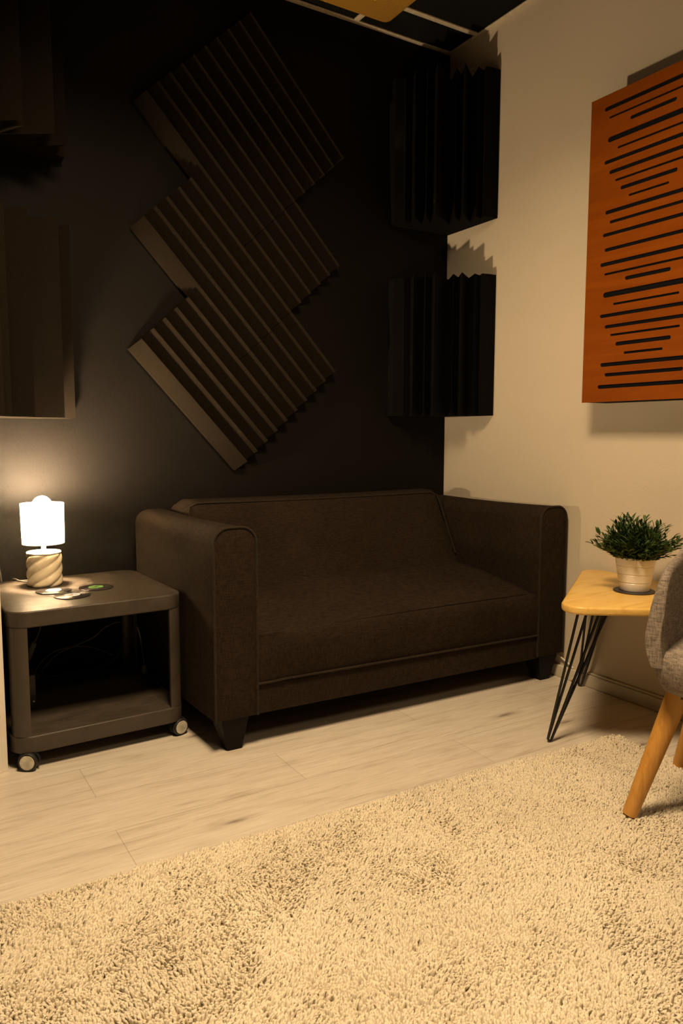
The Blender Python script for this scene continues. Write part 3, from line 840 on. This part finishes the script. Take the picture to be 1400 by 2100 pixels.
for i in range(210):
    az = rr.uniform(0, 2*PI); q = math.sqrt(rr.random())
    r0 = 0.050*q
    out = (0.05 + 0.62*q + 0.45*q*q*q)*rr.uniform(0.75, 1.1)
    Lh = rr.uniform(0.075, 0.140)*(1.10-0.42*q)
    p0 = Vector((PXX+r0*math.cos(az), PYY+r0*math.sin(az), ZP+0.090))
    az2 = az + rr.uniform(-0.5, 0.5)
    dirv = Vector((math.cos(az2)*out, math.sin(az2)*out, 1.0)).normalized()
    pts = []
    for j in range(6):
        t_ = j/5
        pts.append(p0 + dirv*Lh*t_ + Vector((math.cos(az2), math.sin(az2), -0.35))*(0.018*out*t_*t_))
    stems.append((pts, Lh))
# a few outliers seen in the photo: one reaching far right, several tall tips
for (ex, ez) in ((0.090, 0.185), (-0.088, 0.165), (-0.008, 0.215), (0.030, 0.205), (-0.06, 0.190), (0.072, 0.15)):
    e = Vector((rt.x*ex, rt.y*ex, 0)); p0 = Vector((PXX, PYY, ZP+0.09)) + e*0.4
    p1 = Vector((PXX, PYY, ZP+ez)) + e*1.0
    stems.append(([p0.lerp(p1, j/5) for j in range(6)], 0.14))
for pts, Lh in stems:
    add_tube(bm, pts, 0.0007, 4)
    for j in range(1, 6):
        for s_ in range(3 if j < 5 else 3):
            a = rr.uniform(0, 2*PI); tg = (pts[j]-pts[j-1]).normalized()
            ref = Vector((math.cos(a), math.sin(a), rr.uniform(-0.2, 0.4)))
            d = (tg*rr.uniform(0.75, 1.3) + ref*rr.uniform(0.35, 0.8))
            leaf(bm, pts[j].lerp(pts[j-1], rr.random()*0.6), d, rr.uniform(0.018, 0.032), rr.uniform(0.0024, 0.0042), Vector((rr.uniform(-.4, .4), rr.uniform(-.4, .4), 1)))
for v in bm.verts:     # keep clear of the wall and above the pot rim
    if v.co.z < ZP+0.09: v.co.z = ZP+0.09
fin(bm, 'foliage', 'leaf', pl, False, recalc=False)

# thin cable resting on the baseboard of the cream wall
tag(tube('baseboard_cable', [(-0.018, -0.80, 0.010), (-0.009, -0.845, 0.0515), (-0.006, -0.90, 0.0520), (-0.006, -1.2, 0.0520), (-0.006, -1.6, 0.0520), (-0.006, -2.2, 0.0520)], 0.0045, 'baseboard', None, 8, 6),
    'cream cable lying along the top of the cream wall baseboard', 'cable')
tag(tube('white_lead', [(-0.010, -0.60, 0.105), (-0.010, -0.70, 0.090), (-0.010, -0.77, 0.066), (-0.010, -0.80, 0.0515)], 0.0035, 'white_plastic', None, 8, 6),
    'short white lead poking out behind the right sofa leg', 'cable')

# ------------------------------------------------------------------ tub chair
ch = thing('tub_chair', 'grey tweed tub chair with honey wooden legs at the right edge', 'chair', (-0.457, -1.785, 0.02))
Fv = Vector((-0.955, -0.297)).normalized(); Rv = Vector((Fv.y, -Fv.x))       # forward, the chair's right hand (towards the sofa)
CC = Vector((-0.457, -1.785))
def K(r_, f_, z): p = CC + Rv*r_ + Fv*f_; return (p.x, p.y, z)
# path of the shell: right front -> right side -> back -> left side -> left front
def shell_path(n=72):
    hw, fd, bd = 0.212, 0.215, 0.245
    pts = []
    for i in range(n+1):
        s = i/n; a = -0.0 + PI*s
        pts.append(s)
    L1 = fd+0.02; La = PI*0.215; tot = 2*L1+La
    out = []
    for s in pts:
        d = s*tot
        if d < L1: out.append((hw, fd-d, Vector((1, 0)), d))
        elif d < L1+La:
            a = (d-L1)/La*PI
            out.append((hw*math.cos(a), (fd-L1)-0.225*math.sin(a), Vector((math.cos(a), -math.sin(a))).normalized(), d))
        else: out.append((-hw, (fd-L1)+(d-L1-La), Vector((-1, 0)), tot-d))
    return out
sp = shell_path(); tot_h = 0.235+PI*0.215/2
bm = bmesh.new(); rings = []
TH = 0.036
for (r_, f_, nv, d) in sp:
    # height of the rim: quarter round at the arm front, then a gentle rise to the back
    if d < 0.085: z_t = 0.530 + 0.092*math.sqrt(max(0.0, 1-(1-d/0.085)**2))
    else: z_t = 0.622 + 0.150*(1-math.cos(min(1, (d-0.085)/(tot_h-0.085))*PI))/2 + 0.03*min(1, (d-0.085)/0.15)
    ring = []
    z_b = 0.402
    cross = []
    m = 8
    for j in range(m+1): cross.append((0.0, j/m))                  # outside, going up
    for j in range(1, 6):
        a = PI*j/6; cross.append((TH/2-TH/2*math.cos(a), 1+0.022/max(0.05, z_t-z_b)*math.sin(a)))
    for j in range(m+1): cross.append((TH, 1-j/m))
    for (ins_, t_) in cross:
        z = z_b + (z_t-z_b)*t_
        flare = 0.020*math.sin(PI*min(1, t_*0.9+0.05)) - 0.004
        tb = TH*(0.62+0.38*math.sin(PI*min(1, 0.15+t_*0.8)))
        k_ = flare - (ins_/TH)*tb
        front = 0.0
        if d < 0.03: front = -0.012*(1-d/0.03)**2
        ring.append(bm.verts.new(K(r_+nv.x*k_, f_+nv.y*k_, z)))
    rings.append(ring)
n = len(rings[0])
for a, b in zip(rings, rings[1:]):
    for i in range(n): bm.faces.new((a[i], a[(i+1) % n], b[(i+1) % n], b[i]))
bm.faces.new(rings[0]); bm.faces.new(rings[-1][::-1])
fin(bm, 'shell', 'tweed', ch, 70)
# seat cushion: fat superellipse pad
bm = bmesh.new(); rings = []
secs = [(0.84, 0.340), (0.93, 0.346), (0.965, 0.362), (0.99, 0.385), (1.0, 0.405), (0.985, 0.424), (0.94, 0.438), (0.77, 0.449), (0.4, 0.455)]
for k_, z in secs:
    ring = []
    for q in range(56):
        a = 2*PI*q/56; e = 0.42
        x = 0.230*math.copysign(abs(math.cos(a))**e, math.cos(a)); y = 0.232*math.copysign(abs(math.sin(a))**e, math.sin(a))
        if y < 0: x *= 1-0.25*(abs(y)/0.232)**2
        ring.append(bm.verts.new(K(x*k_, y*k_+0.005, z + (0.008*math.sin(q) if False else 0))))
    rings.append(ring)
for a, b in zip(rings, rings[1:]):
    for q in range(56): bm.faces.new((a[q], a[(q+1) % 56], b[(q+1) % 56], b[q]))
bm.faces.new(rings[0][::-1]); bm.faces.new(rings[-1])
fin(bm, 'seat', 'tweed', ch, 70)
bm = bmesh.new()
a_ = [K(x, y, 0.322) for x, y in ((-0.16, -0.15), (0.16, -0.15), (0.16, 0.16), (-0.16, 0.16))]; b_ = [(p[0], p[1], 0.3405) for p in a_]
va = [bm.verts.new(p) for p in a_]; vb = [bm.verts.new(p) for p in b_]
bm.faces.new(va); bm.faces.new(vb[::-1])
for i in range(4): bm.faces.new((va[i], va[(i+1) % 4], vb[(i+1) % 4], vb[i]))
fin(bm, 'seat_plate', 'black_metal', ch)
foot = Vector((-0.716, -1.600)); rel = foot-CC
fr_, ff_ = rel.dot(Rv), rel.dot(Fv)
for sr, sf_ in ((1, 1), (-1, 1), (1, -1), (-1, -1)):
    lo = Vector(K(sr*fr_, sf_*ff_*(1 if sf_ > 0 else 0.92), 0.024)); hi = Vector(K(sr*(fr_-0.080), sf_*(ff_-0.075), 0.336))
    bm = bmesh.new(); n_ = 8
    add_tube(bm, [lo.lerp(hi, q/n_) for q in range(n_+1)], [0.0175+(0.0265-0.0175)*q/n_ for q in range(n_+1)], 24)
    fin(bm, 'leg', 'oak_leg', ch, 50)

# ------------------------------------------------------------------ shag rug
RC = Vector((-0.333, -1.243)); ra = math.radians(-1.75)
ex_, ey_ = Vector((math.cos(ra), math.sin(ra))), Vector((-math.sin(ra), math.cos(ra)))
RL, RWD = 2.45, 1.60
def RG(u, v): p = RC - ex_*u - ey_*v; return p
bm = bmesh.new()
cr = rounded_poly([tuple(RG(0.012, 0.012)), tuple(RG(RL, 0.012)), tuple(RG(RL, RWD)), tuple(RG(0.012, RWD))], 0.03, 6)
rug = slab('rug', cr, 0.0005, 0.010, 'rug_base', None, 0.003)
tag(rug, 'beige shag rug on the pale oak floor', 'rug')
sp_ = 0.0050
nu, nv_ = int(RL/sp_), int(1.42/sp_)
uu, vv = np.meshgrid((np.arange(nu)+0.5)*sp_, (np.arange(nv_)+0.5)*sp_, indexing='ij')
uu = uu.ravel()+rng.uniform(-.5, .5, nu*nv_)*sp_; vv = vv.ravel()+rng.uniform(-.5, .5, nu*nv_)*sp_
keep = (uu > 0.004) & (vv > 0.004) & ((uu > 0.03) | (vv > 0.03) | (np.hypot(uu-0.03, vv-0.03) < 0.028))
uu, vv = uu[keep], vv[keep]; N = len(uu)
X = RC.x - ex_.x*uu - ey_.x*vv; Y = RC.y - ex_.y*uu - ey_.y*vv
def fld(s, seed):
    r_ = np.random.default_rng(seed); o = np.zeros(N)
    for _ in range(9):
        k1 = r_.normal(0, s, 2); o += np.sin(X*k1[0]+Y*k1[1]+r_.uniform(0, 6.28))
    return o/3.0
ang = 1.2*fld(9, 1) + 1.0*fld(28, 2) + rng.normal(0, 0.75, N) - 0.6
lean = np.clip(0.0065 + 0.0025*fld(16, 3) + rng.normal(0, 0.003, N), 0.000, 0.014)
clump = 0.0022*fld(120, 5); clumpy = 0.0022*fld(120, 6)
hgt = np.clip(0.018 + 0.0010*fld(20, 4) + 0.0013*fld(140, 7) + rng.normal(0, 0.0012, N), 0.012, 0.026)
rad = rng.uniform(0.0023, 0.0034, N)
dx, dy = np.cos(ang)*lean+clump, np.sin(ang)*lean+clumpy
tw = rng.uniform(0, 6.28, N)
V = np.zeros((N, 7, 3), np.float32)
for k_ in range(3):
    a = tw+k_*2.0944; ca, sa = np.cos(a), np.sin(a)
    V[:, k_, 0] = X+ca*rad*0.9; V[:, k_, 1] = Y+sa*rad*0.9; V[:, k_, 2] = 0.007
    V[:, 3+k_, 0] = X+dx*0.7+ca*rad*1.25; V[:, 3+k_, 1] = Y+dy*0.7+sa*rad*1.25; V[:, 3+k_, 2] = 0.007+hgt*0.76
V[:, 6, 0] = X+dx*1.05; V[:, 6, 1] = Y+dy*1.05; V[:, 6, 2] = 0.007+hgt*0.93
F = []
bidx = (np.arange(N)*7)[:, None]
quads = np.array([[0, 1, 4, 3], [1, 2, 5, 4], [2, 0, 3, 5]]).ravel(); tris = np.array([[3, 4, 6], [4, 5, 6], [5, 3, 6]]).ravel()
loops = np.concatenate([bidx+quads[None, :], bidx+tris[None, :]], axis=1).ravel().astype(np.int32)
lt = np.tile(np.array([4, 4, 4, 3, 3, 3], np.int32), N)
ls = np.concatenate([[0], np.cumsum(lt)[:-1]]).astype(np.int32)
me = bpy.data.meshes.new('pile')
me.vertices.add(N*7); me.vertices.foreach_set('co', V.ravel())
me.loops.add(len(loops)); me.loops.foreach_set('vertex_index', loops)
me.polygons.add(len(lt)); me.polygons.foreach_set('loop_start', ls)
me.polygons.foreach_set('use_smooth', np.ones(len(lt), bool))
me.update(calc_edges=True)
pile = link_mesh('pile', me, 'yarn', rug); pile['kind'] = 'stuff'

# ------------------------------------------------------------------ ceiling fitting
cf = thing('ceiling_light', 'square ceiling fitting with yellowed ribbed diffuser beside the black wall', 'ceiling light', (-0.80, -0.52, H))
fx1, fy1 = -0.458, -0.180; fx0, fy0 = fx1-0.66, fy1-0.66
slab('diffuser', rounded_poly([(fx0, fy0), (fx1, fy0), (fx1, fy1), (fx0, fy1)], 0.03, 8), H-0.080, H-0.012, 'diffuser', cf, 0.012, 4)
slab('housing', rounded_poly([(fx0+0.03, fy0+0.03), (fx1-0.03, fy0+0.03), (fx1-0.03, fy1-0.03), (fx0+0.03, fy1-0.03)], 0.02, 6), H-0.0125, H-0.0065, 'housing', cf, 0.001, 2)
